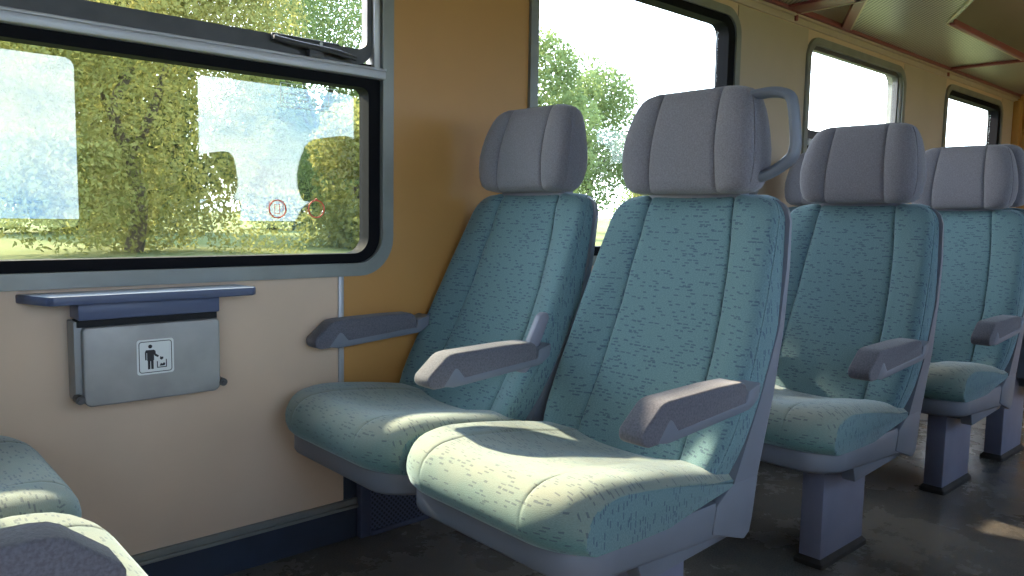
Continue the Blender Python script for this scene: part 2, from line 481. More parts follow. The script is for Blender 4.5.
make_window(10, *WBACK, -1, False)

# heater grille under the window seats
gr = empty('heater_grille', (1.08, WY, 0)); 
bm = bmesh.new(); box(bm, .03, 5.4, -.028, -.004, .006, .240, .004); hp = obj('perforated_panel', bm, GRILLE, gr)
bm = bmesh.new(); box(bm, 0.0, .032, -.032, -.004, .0, .252, .004); box(bm, 0.032, 5.42, -.032, -.004, .238, .252, .003); box(bm, .032, 5.42, -.034, -.004, 0, .014, .003)
obj('grille_frame', bm, plain('navy_grille_frame', (.05, .062, .11), .5), gr)
tag(gr, 'navy perforated heater grille along the wall foot under the window seats', 'heater')

# ------------------------------------------------------------------ seats
def LN(z): return .045*max(0, min(1.3, (z+.55)/.59))**1.2
# local frame: x 0 at cushion front going to the rear, y 0 at seat centre (aisle side -y), z 0 = floor
def bx(v): return v-.90
Z = lambda v: v+CAM_Z
W_T = [(-.53, .228), (-.48, .244), (-.43, .253), (-.36, .256), (-.25, .252), (-.15, .245), (-.05, .235), (.005, .228), (.026, .219), (.041, .206), (.050, .190), (.055, .165)]
XF_T = [(-.53, bx(1.235)), (-.45, bx(1.268)), (-.40, bx(1.290)), (-.30, bx(1.330)), (-.20, bx(1.363)), (-.05, bx(1.410)), (.005, bx(1.426)), (.026, bx(1.434)), (.041, bx(1.442)), (.050, bx(1.450)), (.055, bx(1.462))]
SF_T = [(-.60, bx(1.275)), (-.515, bx(1.312)), (-.22, bx(1.436)), (0, bx(1.465)), (.04, bx(1.470))]
SB_T = [(-.60, bx(1.395)), (-.245, bx(1.462)), (.05, bx(1.480))]
CP_T = [(-.53, .142), (-.30, .142), (-.10, .130), (.0, .118), (.05, .112)]
CD_T = [(-.53, .030), (-.35, .040), (-.20, .036), (-.05, .020), (.03, .007), (.06, .0)]

def backrest_mesh():
    bm = bmesh.new(); rings = []
    zs = [-.53+.03*k for k in range(17)]+[-.04, -.02, 0, .01, .02, .030, .038, .044, .049, .053, .055]
    for z in zs:
        w, xf, c, cd = ip(W_T, z), ip(XF_T, z)+LN(z), ip(CP_T, z), ip(CD_T, z)
        c = min(c, w-.045)
        xb = max(ip(SF_T, z)+LN(z)+.014, xf+.02)
        half = [(0, cd), (c*.35, cd), (c*.68, cd-.001), (c-.022, cd-.002), (c-.009, cd-.003), (c-.0025, cd), (c, cd+.003), (c+.0025, cd-.001), (c+.009, cd-.007)]
        m0, m1 = c+.022, w-.030
        half += [(m0+(m1-m0)*t, (cd-.011)*(1-t)**1.15+.004*t*(1-t)*-2) for t in (0, .25, .5, .75, 1)]
        half += [(w-.020, .001), (w-.012, .006), (w-.007, .013), (w-.0045, .020), (w-.0055, .0235), (w-.003, .029)]
        half = [(s, xf+d) for s, d in half]
        sx_ = half[-1][1]
        ex = max(xb, sx_+.004)
        half += [(w, sx_+(ex-sx_)*.5), (w-.001, ex)]
        loop = [(x, -s, Z(z)) for s, x in reversed(half[1:])]+[(x, s, Z(z)) for s, x in half]
        rings.append(loop)
    loft(bm, rings)
    return to_mesh(bm, 'backrest', TEAL, True, 60)

def piping_mesh():
    out = []
    for sg in (-1, 1):
        bm = bmesh.new(); pts = []
        for k in range(40):
            z = -.50+.545*k/39
            w, xf = ip(W_T, z), ip(XF_T, z)+LN(z)
            pts.append((xf+.0225, sg*(w-.0045), Z(z)))
        tube(bm, pts, .0024, 6); out.append(to_mesh(bm, 'piping', TEAL))
    return out

def shell_mesh():
    bm = bmesh.new(); rings = []
    zs = [-.515+.02*k for k in range(28)]
    zs = [z for z in zs if z < .0]+[.0, .025, .036, .043, .048]
    for z in zs:
        w = ip([(-.6, .252), (-.35, .258), (-.1, .249), (.01, .238), (.025, .229), (.036, .217), (.043, .203), (.048, .186)], z)
        xf = ip(SF_T, z)+LN(z); xb = ip(SB_T, z)+LN(z)
        r = min(.018, (xb-xf)*.45)
        half = [(w, xf), (w, xb-r)]+[(w-r+r*math.cos(a), xb-r+r*math.sin(a)) for a in (.4, .8, 1.2)]+[(w-r, xb), (w*.5, xb+.004), (0, xb+.006)]
        loop = [(x, s, Z(z)) for s, x in half]+[(x, -s, Z(z)) for s, x in reversed(half[:-1])]
        rings.append(loop)
    loft(bm, rings)
    # lower side cheeks joining backrest shell and seat pan
    for sg in (-1, 1):
        P = [(bx(1.312), Z(-.516)), (bx(1.407), Z(-.516)), (bx(1.392), Z(-.600)), (bx(1.384), Z(-.628)), (bx(1.365), Z(-.640)), (bx(1.25), Z(-.602)), (bx(1.262), Z(-.548))]
        prism(bm, P, 'y', sg*.232, sg*.252, .004)
    P = [(bx(1.315), Z(-.517)), (bx(1.405), Z(-.517)), (bx(1.388), Z(-.610)), (bx(1.30), Z(-.60))]
    prism(bm, P, 'y', -.24, .24)
    return to_mesh(bm, 'seat_shell', PLASTIC, True, 35)

def pan_mesh(dx):
    bm = bmesh.new()
    xe = .395+dx
    P = rrect(.018, xe, -.249, .249, (.004, .085, .085, .004), 8)   # (x, y): rounded at the front
    A = []
    for t, ins in ((-.600, .012), (-.594, .003), (-.588, 0), (-.552, 0), (-.544, .004)):
        A.append([(p[0]+(ins if p[0] < .2 else -ins*.2), p[1]*(1-ins/.249), Z(t - (.022*max(0, (p[0]-.05)/.4) if t < -.58 else 0))) for p in P])
    loft(bm, A)
    return to_mesh(bm, 'seat_pan', PLASTIC, True, 40)

def beam_mesh(dx):
    bm = bmesh.new()
    P = [(.20, Z(-.60)), (.46+dx, Z(-.612)), (.455+dx, Z(-.640)), (.22, Z(-.655))]
    prism(bm, P, 'y', -.225, -.19, .004)
    prism(bm, P, 'y', .19, .225, .004)
    prism(bm, [(.22, Z(-.60)), (.44+dx, Z(-.60)), (.44+dx, Z(-.63)), (.22, Z(-.64))], 'y', -.2, .2)
    return to_mesh(bm, 'seat_beam', PLASTIC, True, 35)

def cushion_mesh(dx):
    """upholstered squab swept sideways: rounded front, dished middle, stitched flat side panels"""
    bm = bmesh.new(); rings = []
    L = .435+dx
    top = [(.024, -.549), (.008, -.545), (-.003, -.534), (-.009, -.518), (-.010, -.502), (-.007, -.487), (.000, -.473), (.011, -.461), (.026, -.452), (.045, -.446), (.070, -.443), (.10, -.442), (.13, -.4435), (.16, -.446), (.19, -.449), (.23, -.454), (.27, -.4595), (.31, -.466), (.35, -.473), (.39, -.481), (L-.02, -.490), (L-.006, -.497), (L, -.505), (L, -.516), (L-.02, -.522), (.33, -.540), (.26, -.552), (.15, -.552)]
    hw = .2500
    S = [0, .03, .06, .09, .11, .125, .134, .1395, .142, .1445, .150, .160, .172, .185, .198, .208, .217, .225, .232, .238, .2435, .2475, .2497]
    S = [-v for v in reversed(S[1:])]+S
    def prof(s_, inset=0.0):
        q = abs(s_); out = []
        f = .045*max(0, (q-.13)/.118)**2.4
        for i, (x, z) in enumerate(top):
            k = max(0, min(1, (x-.02)/.12))*max(0, min(1, (L+.05-x)/.14))
            k = k*k*(3-2*k)
            dish = .021*k*(max(0, 1-(q/.150)**2.6) if q < .150 else 0)
            up = i < 23 and i > 2
            zz = z
            if up:
                zz -= dish
                zz -= .0035*math.exp(-((q-.142)/.0022)**2)*(1 if x > -.02 else 0)*(.35+.65*max(0, 1-x/.12))
                drop = max(0, (q-.205)/.0425)
                zz -= .018*drop**2.2*max(0, min(1, (z+.549)/.06))
                zz += .004*max(0, min(1, (q-.15)/.04))*k
            xx = x+f*max(0, 1-max(0, x)/.16)
            out.append((xx, s_, Z(zz)))
        if inset:
            cx = sum(p[0] for p in out)/len(out); cz = sum(p[2] for p in out)/len(out)
            out = [(p[0]+(inset if p[0] < cx else -inset)*.8, p[1], p[2]+(inset if p[2] < cz else -inset)*.8) for p in out]
        return out
    for s_ in S: rings.append(prof(s_))
    rings = [[(p[0], -.2510, p[2]) for p in prof(-.2497, .003)]]+rings+[[(p[0], .2510, p[2]) for p in prof(.2497, .003)]]
    loft(bm, rings)
    me = to_mesh(bm, 'seat_cushion', [TEAL_SEAT, TEAL], True, 50)
    for p in me.polygons:
        if abs(p.normal.y) > .93 and abs(p.center.y) > .24: p.material_index = 1
    return me

def headrest_mesh():
    bm = bmesh.new(); rings = []
    T = [(.056, .125, .030, .060), (.060, .140, .012, .080), (.070, .150, .004, .092), (.090, .157, .0, .100), (.120, .161, -.002, .106), (.150, .161, -.002, .106), (.180, .158, .002, .104), (.210, .153, .008, .102), (.235, .147, .015, .100), (.255, .140, .022, .097), (.270, .132, .029, .093), (.279, .122, .037, .088), (.285, .106, .046, .080), (.287, .085, .055, .070)]
    X = bx(1.385)+.040
    for z, w, xo, xb in T:
        w *= 1.09
        c = .088-.012*max(0, (z-.1)/.2)
        half = [(0, .006), (c*.5, .006), (c-.012, .005), (c-.003, .007), (c, .0105), (c+.003, .007), (c+.012, .002), ((c+w)/2, -.004), (w-.022, .0), (w-.012, .006), (w-.006, .014), (w-.003, .022), (w-.004, .027), (w-.001, .032)]
        k = min(1, max(.15, (w-.08)/.07))
        half = [(s*min(1, 1), X+xo+d*k) for s, d in half if s <= w+.001]
        last = half[-1][1]
        half += [(w, last+(X+xb-last)*.45), (w-.004, last+(X+xb-last)*.8), (w-.016, X+xb), (w*.5, X+xb+.004), (0, X+xb+.005)]
        lp = [(x, s, Z(z)) for s, x in half]+[(x, -s, Z(z)) for s, x in reversed(half[1:-1])]
        rings.append(lp)
    loft(bm, rings)
    return to_mesh(bm, 'headrest', GREY_FAB, True, 60)

def headpipe_mesh():
    bm = bmesh.new()
    X = bx(1.385)+.040
    T = [(.075, .151, .003), (.090, .157, .0), (.120, .161, -.002), (.150, .161, -.002), (.180, .158, .002), (.210, .153, .008), (.235, .147, .015), (.255, .140, .022), (.270, .132, .029)]
    out = []
    for sg in (-1, 1):
        bm = bmesh.new()
        tube(bm, smooth_path([(X+xo+.0245, sg*(w*1.09-.003), Z(z)) for z, w, xo in T], 3), .0022, 6); out.append(to_mesh(bm, 'headrest_piping', GREY_FAB))
    return out

def mount_mesh():
    bm = bmesh.new()
    box(bm, bx(1.452)+.045, bx(1.492)+.045, -.125, .125, Z(.02), Z(.075), .006)
    return to_mesh(bm, 'headrest_mount', PLASTIC_HEAD)

def handle_mesh():
    bm = bmesh.new()
    x = bx(1.462)+.045
    pts = [(x-.020, -.150, Z(.262)), (x-.010, -.185, Z(.266)), (x-.006, -.210, Z(.263)), (x-.003, -.227, Z(.254)), (x-.001, -.234, Z(.232)), (x-.001, -.242, Z(.170)), (x-.004, -.243, Z(.146)), (x-.008, -.236, Z(.126)), (x-.016, -.200, Z(.100)), (x-.024, -.152, Z(.082))]
    tube(bm, smooth_path(pts, 5), .0125, 14, (1.5, .9))
    return to_mesh(bm, 'grab_handle', PLASTIC)

AX = .046
ARM = [(.032, -.347), (.036, -.339), (.078, -.304), (.088, -.299), (.104, -.2965), (.25, -.293), (.325, -.294), (.338, -.299), (.344, -.310), (.345, -.342), (.12, -.358), (.075, -.368), (.048, -.369), (.036, -.363), (.032, -.356)]
def arm_pad_mesh():
    bm = bmesh.new()
    prism(bm, [(x+AX, Z(z-.006)) for x, z in ARM], 'y', -.0275, .0275, .0055, 3)
    return to_mesh(bm, 'armrest_pad', GREY_PAD, True, 50)
def arm_base_mesh():
    bm = bmesh.new()
    P = [(.070, -.369), (.100, -.334), (.106, -.332), (.113, -.337), (.128, -.355), (.346, -.338), (.349, -.318), (.435, -.306), (.432, -.336), (.36, -.352), (.35, -.355), (.10, -.374)]
    prism(bm, [(x+(AX if x < .4 else 0), Z(z-.002)) for x, z in P], 'y', -.0285, .0285, .003)
    return to_mesh(bm, 'armrest', PLASTIC, True, 35)
def pivot_mesh():
    bm = bmesh.new()
    P = [(.33, -.372), (.352, -.376), (.372, -.36), (.425, -.25), (.420, -.238), (.405, -.236), (.392, -.244), (.345, -.33)]
    prism(bm, [(x+.022, Z(z)) for x, z in P], 'y', -.009, .009, .004)
    return to_mesh(bm, 'pivot_plate', PLASTIC_HEAD, True, 35)
def leg_mesh():
    bm = bmesh.new()
    box(bm, .20, .447, -.155, -.095, .0, .30, .004)
    return to_mesh(bm, 'pedestal_leg', STEEL_LEG, True, 35)
def skirt_mesh():
    bm = bmesh.new()
    P = rrect(.190, .457, -.166, -.085, .008, 3)
    Q = rrect(.199, .448, -.156, -.094, .004, 3)
    loft(bm, [[(p[0], p[1], 0) for p in P], [(p[0], p[1], .012) for p in P], [(p[0], p[1], .022) for p in Q]])
    return to_mesh(bm, 'floor_skirt', SKIRT, True, 35)

ME = dict(backrest=backrest_mesh(), piping=piping_mesh(), shell=shell_mesh(), headrest=headrest_mesh(), hpipe=headpipe_mesh(), mount=mount_mesh(), handle=handle_mesh(),
          pad=arm_pad_mesh(), base=arm_base_mesh(), pivot=pivot_mesh(), leg=leg_mesh(), skirt=skirt_mesh())
PAN, BEAM, CUSH = {}, {}, {}
GROUP = 'teal upholstered train seats'
def make_seat(label, x, y, rz=0.0, dx=0.0, arms=(-1,), pivot=False, handle=False, leg=False, leg_dx=0.0, mirror=1):
    """arms: sides (local y sign) carrying an armrest; leg on the local aisle side (mirror flips it)"""
    if dx not in PAN: PAN[dx], BEAM[dx], CUSH[dx] = pan_mesh(dx), beam_mesh(dx), cushion_mesh(dx)
    r = empty('train_seat', (x, y, 0), rz)
    tag(r, label, 'seat', GROUP)
    link('seat_cushion', CUSH[dx], r)
    link('seat_pan', PAN[dx], r); link('seat_beam', BEAM[dx], r)
    d = (dx, 0, 0)
    th = 0 if dx else .072                     # the window seats' backs are tipped a little further back
    px, pz = .40, .40
    d = (dx, 0, 0) if dx else (px-px*math.cos(th)-pz*math.sin(th), 0, pz+px*math.sin(th)-pz*math.cos(th)+.024)
    b = link('backrest', ME['backrest'], r, d); [link('piping', m_, b) for m_ in ME['piping']]
    link('seat_shell', ME['shell'], r, d)
    h = link('headrest', ME['headrest'], r, (d[0], -.012*mirror, d[2])); [link('headrest_piping', m_, h) for m_ in ME['hpipe']]
    link('headrest_mount', ME['mount'], r, d)
    if handle: link('grab_handle', ME['handle'], r, d)
    for c_ in r.children:
        if th and c_.name.split('.')[0] in ('backrest', 'seat_shell', 'headrest', 'headrest_mount'): c_.rotation_euler = (0, th, 0)
    for s in arms:
        a = link('armrest', ME['base'], r, (dx+.014, s*(.2525 if s*mirror < 0 else .2390), -.004 if dx else (.008 if s*mirror < 0 else .024)))
        link('armrest_pad', ME['pad'], a)
        if pivot and s == -1*mirror: link('pivot_plate', ME['pivot'], a)
    if leg:
        l = link('pedestal_leg', ME['leg'], r, (leg_dx, 0 if mirror > 0 else .25, 0)); link('floor_skirt', ME['skirt'], l)
    return r

YA, YW, P, XF = 1.05, 1.568, .85, .85
make_seat('teal aisle seat with grey grab handle on its headrest, nearest of the row', XF, YA, 0, .045, (-1,), False, True, True)
make_seat('teal window seat beside the ochre wall panel, left of the seat with grab handle', XF-.012, YW, 0, 0, (-1, 1), True)
make_seat('teal aisle seat directly behind the seat with the grab handle, pedestal leg in view', XF+P, YA, 0, .045, (-1,), False, False, True)
make_seat('teal window seat mostly hidden behind the grab handle, by the second window', XF+P, YW, 0, 0, (-1, 1), True)
make_seat('farthest teal aisle seat facing us, cut by the right edge of the photo', XF+2*P, YA, 0, .045, (-1,), False, False, True)
make_seat('teal window seat hidden behind the headrest of the second aisle seat, by the third window', XF+2*P, YW, 0, 0, (-1, 1), True)
# row facing away, back to back with the last one
XB = 2*3.235-(XF+2*P)
make_seat('teal aisle seat turned away, back to back with the farthest seat facing us', XB, YA-.010, math.pi, .0, (1,), False, False, True, .15, -1)
make_seat('teal window seat turned away, back to back with the far window seat', XB, YW, math.pi, 0, (-1, 1), True, mirror=-1)
# row opposite the nearest one, its cushions cut by the lower left corner
X0R = .297
make_seat('teal window seat facing away at lower left, sunlit cushion beside the beige wall', X0R, YW, math.pi, 0, (-1,), False, mirror=-1)
make_seat('teal aisle seat whose grey armrest fills the lower left corner of the photo', X0R, YA, math.pi, 0, (1,), False, False, True, 0, -1)

# seats across the aisle, seen only as reflections in the window panes
for k in (0, 1):
    make_seat(['teal aisle seat across the aisle, reflected in the nearest window', 'teal aisle seat across the aisle, reflected in the second window'][k], XF+P*k, -.125, 0, .045, (1,), False, False, True, 0, -1)
    make_seat(['teal window seat across the aisle, reflected in the nearest window', 'teal window seat across the aisle, reflected in the second window'][k], XF+P*k, -.643, 0, 0, (-1, 1), True, mirror=-1)

# ------------------------------------------------------------------ folding shelf and litter bin
sh = empty('wall_shelf', (-.008, WY, .704))
bm = bmesh.new()
P_ = [(.300, 0), (.758, 0), (.772, -.085), (.760, -.100), (.350, -.100), (.338, -.092)]
prism(bm, P_, 'z', .000, .019, .003)
top = obj('shelf_top', bm, [TABLE, TABLE_EDGE], sh)
for p in top.data.polygons:
    if p.normal.z < .7: p.material_index = 1
bm = bmesh.new(); box(bm, .398, .690, -.074, 0, -.036, .0, .003); obj('shelf_bracket', bm, TABLE_EDGE, sh)
tag(sh, 'slate blue folding shelf on the beige wall above the litter bin', 'shelf')

bn = empty('litter_bin', (-.008, WY, .477))
bm = bmesh.new()
Pb = rrect(.392, .690, .012, .187, (.002, .002, .012, .012), 4)
prism(bm, Pb, 'y', -.056, 0, .002); obj('bin_body', bm, BIN, bn)
bm = bmesh.new()
Pl = rrect(.404, .688, .008, .176, (.010, .010, .016, .016), 5)
prism(bm, Pl, 'y', -.078, -.058, .004, 3); lid = obj('bin_flap', bm, BIN, bn)
bm = bmesh.new(); box(bm, .398, .686, -.066, -.02, .176, .190); obj('bin_opening', bm, DARK, bn)
for x in (.396, .694):
    bm = bmesh.new(); disc(bm, x, .026, .009, -.080, -.05, 16); disc(bm, x, .026, .005, -.084, -.08, 12); obj('hinge_knob', bm, SASH, bn)
# litter pictogram on the flap
stk = empty('pictogram_sticker', (.505, -.0785, .0515), 0, lid)
COL.objects.unlink(stk); bpy.data.objects.remove(stk)
sx0, sz0, sw = .507, .064, .077
bm = bmesh.new(); prism(bm, rrect(sx0, sx0+sw, sz0, sz0+sw, .006, 4), 'y', -.0787, -.0778); stk = obj('pictogram_sticker', bm, WHITE, lid, smooth=False)
bm = bmesh.new()
ring(bm, rrect(sx0+.004, sx0+sw-.004, sz0+.004, sz0+sw-.004, .006, 4), rrect(sx0+.0055, sx0+sw-.0055, sz0+.0055, sz0+sw-.0055, .0048, 4), -.0792, -.0786)
def ink(pts, s=sw): prism(bm, [(sx0+u*s, sz0+v*s) for u, v in pts], 'y', -.0792, -.0786)
disc(bm, sx0+.36*sw, sz0+.80*sw, .055*sw, -.0792, -.0786, 16)
ink([(.24, .70), (.46, .70), (.50, .66), (.505, .58), (.59, .52), (.56, .475), (.47, .53), (.455, .58), (.455, .40), (.44, .40), (.44, .15), (.375, .15), (.37, .38), (.355, .38), (.35, .15), (.285, .15), (.285, .40), (.27, .40), (.27, .62), (.255, .62), (.255, .42), (.215, .42), (.215, .64)])
ink([(.53, .17), (.80, .17), (.80, .40), (.775, .40), (.775, .195), (.555, .195), (.555, .36), (.53, .36)])
ink([(.61, .42), (.66, .39), (.71, .43), (.70, .48), (.66, .47), (.63, .50)])
ink([(.60, .22), (.74, .22), (.76, .28), (.72, .31), (.68, .27), (.64, .30)])
obj('pictogram', bm, INK, stk, smooth=False)
tag(bn, 'grey metal litter bin with white pictogram sticker under the wall shelf', 'litter bin')

# ------------------------------------------------------------------ luggage racks overhead
RZ = Z(.95)
rk = empty('luggage_rack', (0, WY, RZ))
def rp(p): return (p[0], p[1]-WY)
mesh_pts = [rp(p) for p in [(3.90, 1.838), (5.20, 1.838), (5.20, 1.41), (4.03, 1.41), (3.55, 1.12), (2.71, 1.12)]]
bm = bmesh.new(); prism(bm, mesh_pts, 'z', 0, .004); obj('mesh_shelf', bm, RACKMESH, rk, smooth=False)
bm = bmesh.new(); prism(bm, [rp(p) for p in [(5.23, 1.838), (6.6, 1.838), (6.6, 1.41), (5.23, 1.41)]], 'z', 0, .004); obj('mesh_shelf', bm, RACKMESH, rk, smooth=False)
bm = bmesh.new()
box(bm, 4.05, 6.6, 1.405-WY, 1.432-WY, -.012, .018, .006, 3)
obj('front_tube', bm, MAROON, rk)
bm = bmesh.new(); box(bm, 4.045, 6.6, 1.432-WY, 1.440-WY, -.010, .004, .002)
prism(bm, [rp(p) for p in [(4.045, 1.440), (4.030, 1.440), (3.54, 1.142), (3.54, 1.127)]], 'z', -.008, .006)
prism(bm, [rp(p) for p in [(3.905, 1.838), (3.885, 1.838), (2.696, 1.12), (2.716, 1.12)]], 'z', -.006, .006)
obj('edge_strip', bm, CREAM, rk)
bm = bmesh.new(); prism(bm, [rp(p) for p in [(3.885, 1.838), (3.80, 1.838), (2.61, 1.12), (2.696, 1.12)]], 'z', -.012, .012, .003); obj('end_rail', bm, MAROON, rk)
bm = bmesh.new(); box(bm, 5.195, 5.225, 1.41-WY, -.002, -.016, .012, .004); box(bm, 5.200, 5.222, -.02, -.0, -.05, 0, .003); obj('cross_bar', bm, MAROON, rk)
tag(rk, 'perforated luggage rack with maroon tube, overhead at the far end', 'luggage rack')

rk2 = empty('luggage_rack', (0, WY, RZ))
bm = bmesh.new(); box(bm, 3.24, 3.362, 1.53-WY, -.002, -.012, .03, .006); obj('end_frame', bm, MAROON, rk2)
bm = bmesh.new(); box(bm, 3.362, 3.372, 1.53-WY, -.002, -.014, -.004, .002); obj('edge_strip', bm, CREAM, rk2)
bm = bmesh.new(); box(bm, 3.33, 3.35, -.022, -.0, -.05, -.01, .004); obj('bracket', bm, MAROON, rk2)
bm = bmesh.new(); prism(bm, [rp(p) for p in [(.4, 1.838), (3.24, 1.838), (3.24, 1.54), (2.66, 1.24), (.4, 1.24)]], 'z', 0, .004); obj('mesh_shelf', bm, RACKMESH, rk2, smooth=False)
bm = bmesh.new(); box(bm, .4, 2.60, 1.22-WY, 1.245-WY, -.012, .02, .005); obj('front_tube', bm, MAROON, rk2)
tag(rk2, 'maroon end frame of the nearer luggage rack, above the second window', 'luggage rack')

# ------------------------------------------------------------------ outside
GZ = -1.15
BZ = .35                                # meadow level on top of the railway bank
bm = bmesh.new()
prof = [(-160, GZ), (3.6, GZ), (4.6, GZ+.25), (6.6, BZ-.2), (8.2, BZ), (260, BZ+.2), (260, GZ-.5), (-160, GZ-.5)]
prism(bm, prof, 'x', -160, 300)
def field_mat():
    m, nt, b = new_mat('meadow_grass')
    tc = N(nt, 'ShaderNodeTexCoord')
    a = N(nt, 'ShaderNodeTexNoise', Scale=.35, Detail=6.0); nt.links.new(tc.outputs['Object'], a.inputs['Vector'])
    f = N(nt, 'ShaderNodeTexNoise', Scale=6.0, Detail=5.0); nt.links.new(tc.outputs['Object'], f.inputs['Vector'])
    c = mixc(nt, ramp(nt, a.outputs[0], .35, .65), (.12, .14, .045), (.21, .21, .09))
    c = mixc(nt, ramp(nt, f.outputs[0], .4, .7), c, (.09, .12, .04))
    nt.links.new(c, b.inputs['Base Color']); b.inputs['Roughness'].default_value = 1; b.inputs['Specular IOR Level'].default_value = 0.1
    return m
st('ground', bm, field_mat(), smooth=False)

def leaf_mat(name, c1, c2):
    m = bpy.data.materials.new(name); m.use_nodes = True
    nt = m.node_tree; nt.nodes.clear()
    out = N(nt, 'ShaderNodeOutputMaterial')
    tc = N(nt, 'ShaderNodeTexCoord')
    t = N(nt, 'ShaderNodeTexNoise', Scale=1.1, Detail=5.0); nt.links.new(tc.outputs['Object'], t.inputs['Vector'])
    c = mixc(nt, ramp(nt, t.outputs[0], .35, .65), c1, c2)
    d = N(nt, 'ShaderNodeBsdfDiffuse'); tl = N(nt, 'ShaderNodeBsdfTranslucent')
    nt.links.new(c, d.inputs[0]); nt.links.new(c, tl.inputs[0])
    mx = N(nt, 'ShaderNodeMixShader', Fac=.45)
    nt.links.new(d.outputs[0], mx.inputs[1]); nt.links.new(tl.outputs[0], mx.inputs[2]); nt.links.new(mx.outputs[0], out.inputs[0])
    return m
LEAF_Y = leaf_mat('yellow_green_leaves', (.19, .20, .06), (.38, .37, .13))
LEAF_G = leaf_mat('mid_green_leaves', (.11, .16, .06), (.26, .33, .13))
LEAF_D = leaf_mat('dark_green_leaves', (.05, .075, .03), (.11, .14, .06))
BARK = plain('grey_bark', (.10, .08, .06), .95, noise=.4, nscale=12)

def crown_mesh(seed, blobs, n, size, mat):
    rnd = random.Random(seed)
    vs, fs = [], []
    tot = sum(b[3]*b[4]*b[5] for b in blobs)
    for (cx, cy, cz, rx, ry, rz) in blobs:
        for _ in range(int(n*rx*ry*rz/tot)):
            while True:
                p = Vector((rnd.uniform(-1, 1), rnd.uniform(-1, 1), rnd.uniform(-1, 1)))
                if p.length < 1 and rnd.random() < .25+p.length**2: break
            c = Vector((cx+p.x*rx, cy+p.y*ry, cz+p.z*rz))
            s = size*rnd.uniform(.6, 1.3)
            a = Vector((rnd.gauss(0, 1), rnd.gauss(0, 1), rnd.gauss(0, 1))).normalized()
            b = a.cross(Vector((rnd.gauss(0, 1), rnd.gauss(0, 1), rnd.gauss(0, 1)))).normalized()
            k = len(vs)
            vs += [c-a*s, c+b*s*.5, c+a*s, c-b*s*.5]
            fs.append((k, k+1, k+2, k+3))
    me = bpy.data.meshes.new('crown'); me.from_pydata([tuple(v) for v in vs], [], fs); me.materials.append(mat)
    return me
def trunk_mesh(h, r, seed):
    rnd = random.Random(seed); bm = bmesh.new()
    pts = [(rnd.uniform(-.1, .1)*k, rnd.uniform(-.1, .1)*k, h*k/4) for k in range(5)]
    tube(bm, smooth_path(pts, 3), [r*(1-.6*k/12) for k in range(13)], 8)
    for k in range(4):
        a = rnd.uniform(0, 6.28)
        tube(bm, [(pts[2][0], pts[2][1], h*.5), (math.cos(a)*h*.2, math.sin(a)*h*.2, h*.8), (math.cos(a)*h*.32, math.sin(a)*h*.32, h*1.05)], [r*.45, r*.3, r*.1], 6)
    return to_mesh(bm, 'trunk', BARK)
def blobs(seed, w, h, z0, k):
    rnd = random.Random(seed); out = [(0, 0, z0+h*.5, w*.42, w*.40, h*.42)]
    for i in range(k):
        a = rnd.uniform(0, 6.28); rr = rnd.uniform(.2, .42)*w
        zz = z0+h*rnd.uniform(.15, .9)
        q = rnd.uniform(.16, .28)*w*(1.1-.5*abs((zz-z0)/h-.45))
        out.append((math.cos(a)*rr*(1-.5*((zz-z0)/h)), math.sin(a)*rr*(1-.5*((zz-z0)/h)), zz, q, q, q*.85))
    return out
CROWNS = {}
def tree(name, label, cat, x, y, w, h, z0, kind, seed, n=7000, leaf=.13):
    mat = dict(y=LEAF_Y, g=LEAF_G, d=LEAF_D)[kind]
    r = empty(name, (x, y, BZ)); tag(r, label, cat)
    c = link('crown', crown_mesh(seed, blobs(seed, w, h-z0, z0, 16), n, leaf, mat), r)
    link('trunk', trunk_mesh((z0+h)*.5, .05*w**.6, seed), r)
    return r
exec_trees = [
 ('broadleaf_tree', 'yellow green tree seen through the middle of the nearest window', 'tree', 3.0, 10.6, 4.4, 5.2, -.5, 'y', 11, 85000, .034),
 ('broadleaf_tree', 'bright green tree filling the upper right of the nearest window', 'tree', 7.5, 13.6, 4.2, 6.4, .0, 'g', 12, 50000, .038),
 ('broadleaf_tree', 'darker tree behind the others in the nearest window', 'tree', 4.6, 19.5, 5.6, 6.6, -.6, 'd', 13, 26000, .11),
 ('broadleaf_tree', 'narrow dense tree right of the dark one in the nearest window', 'tree', 10.4, 22.5, 3.6, 5.4, -.5, 'd', 31, 20000, .09),
 ('bush', 'low yellow green bush at the left of the nearest window', 'bush', 1.0, 17.0, 2.2, 1.6, -.2, 'y', 14, 9000, .06),
 ('bush', 'rounded green bush at the right of the nearest window', 'bush', 6.5, 10.4, 2.4, 2.2, -.3, 'y', 24, 16000, .045),
 ('broadleaf_tree', 'loose green tree at the left edge of the second window', 'tree', 13.6, 14.0, 2.4, 5.6, .1, 'g', 15, 12000, .06),
 ('broadleaf_tree', 'round green tree seen between the two nearest headrests', 'tree', 20.4, 18.6, 4.2, 6.3, .2, 'g', 16, 20000, .07),
 ('broadleaf_tree', 'smaller darker tree right of the round tree in the second window', 'tree', 27.2, 20.4, 3.4, 5.6, .2, 'g', 17, 12000, .075),
 ('bush', 'wide pale bush under the round tree in the second window', 'bush', 23.4, 17.4, 3.6, 3.2, -.3, 'g', 28, 14000, .07),
 ('bush', 'bright bush below the trees of the second window', 'bush', 15.6, 11.4, 2.6, 2.2, -.2, 'y', 18, 12000, .05),
]
for a in exec_trees: tree(*a)
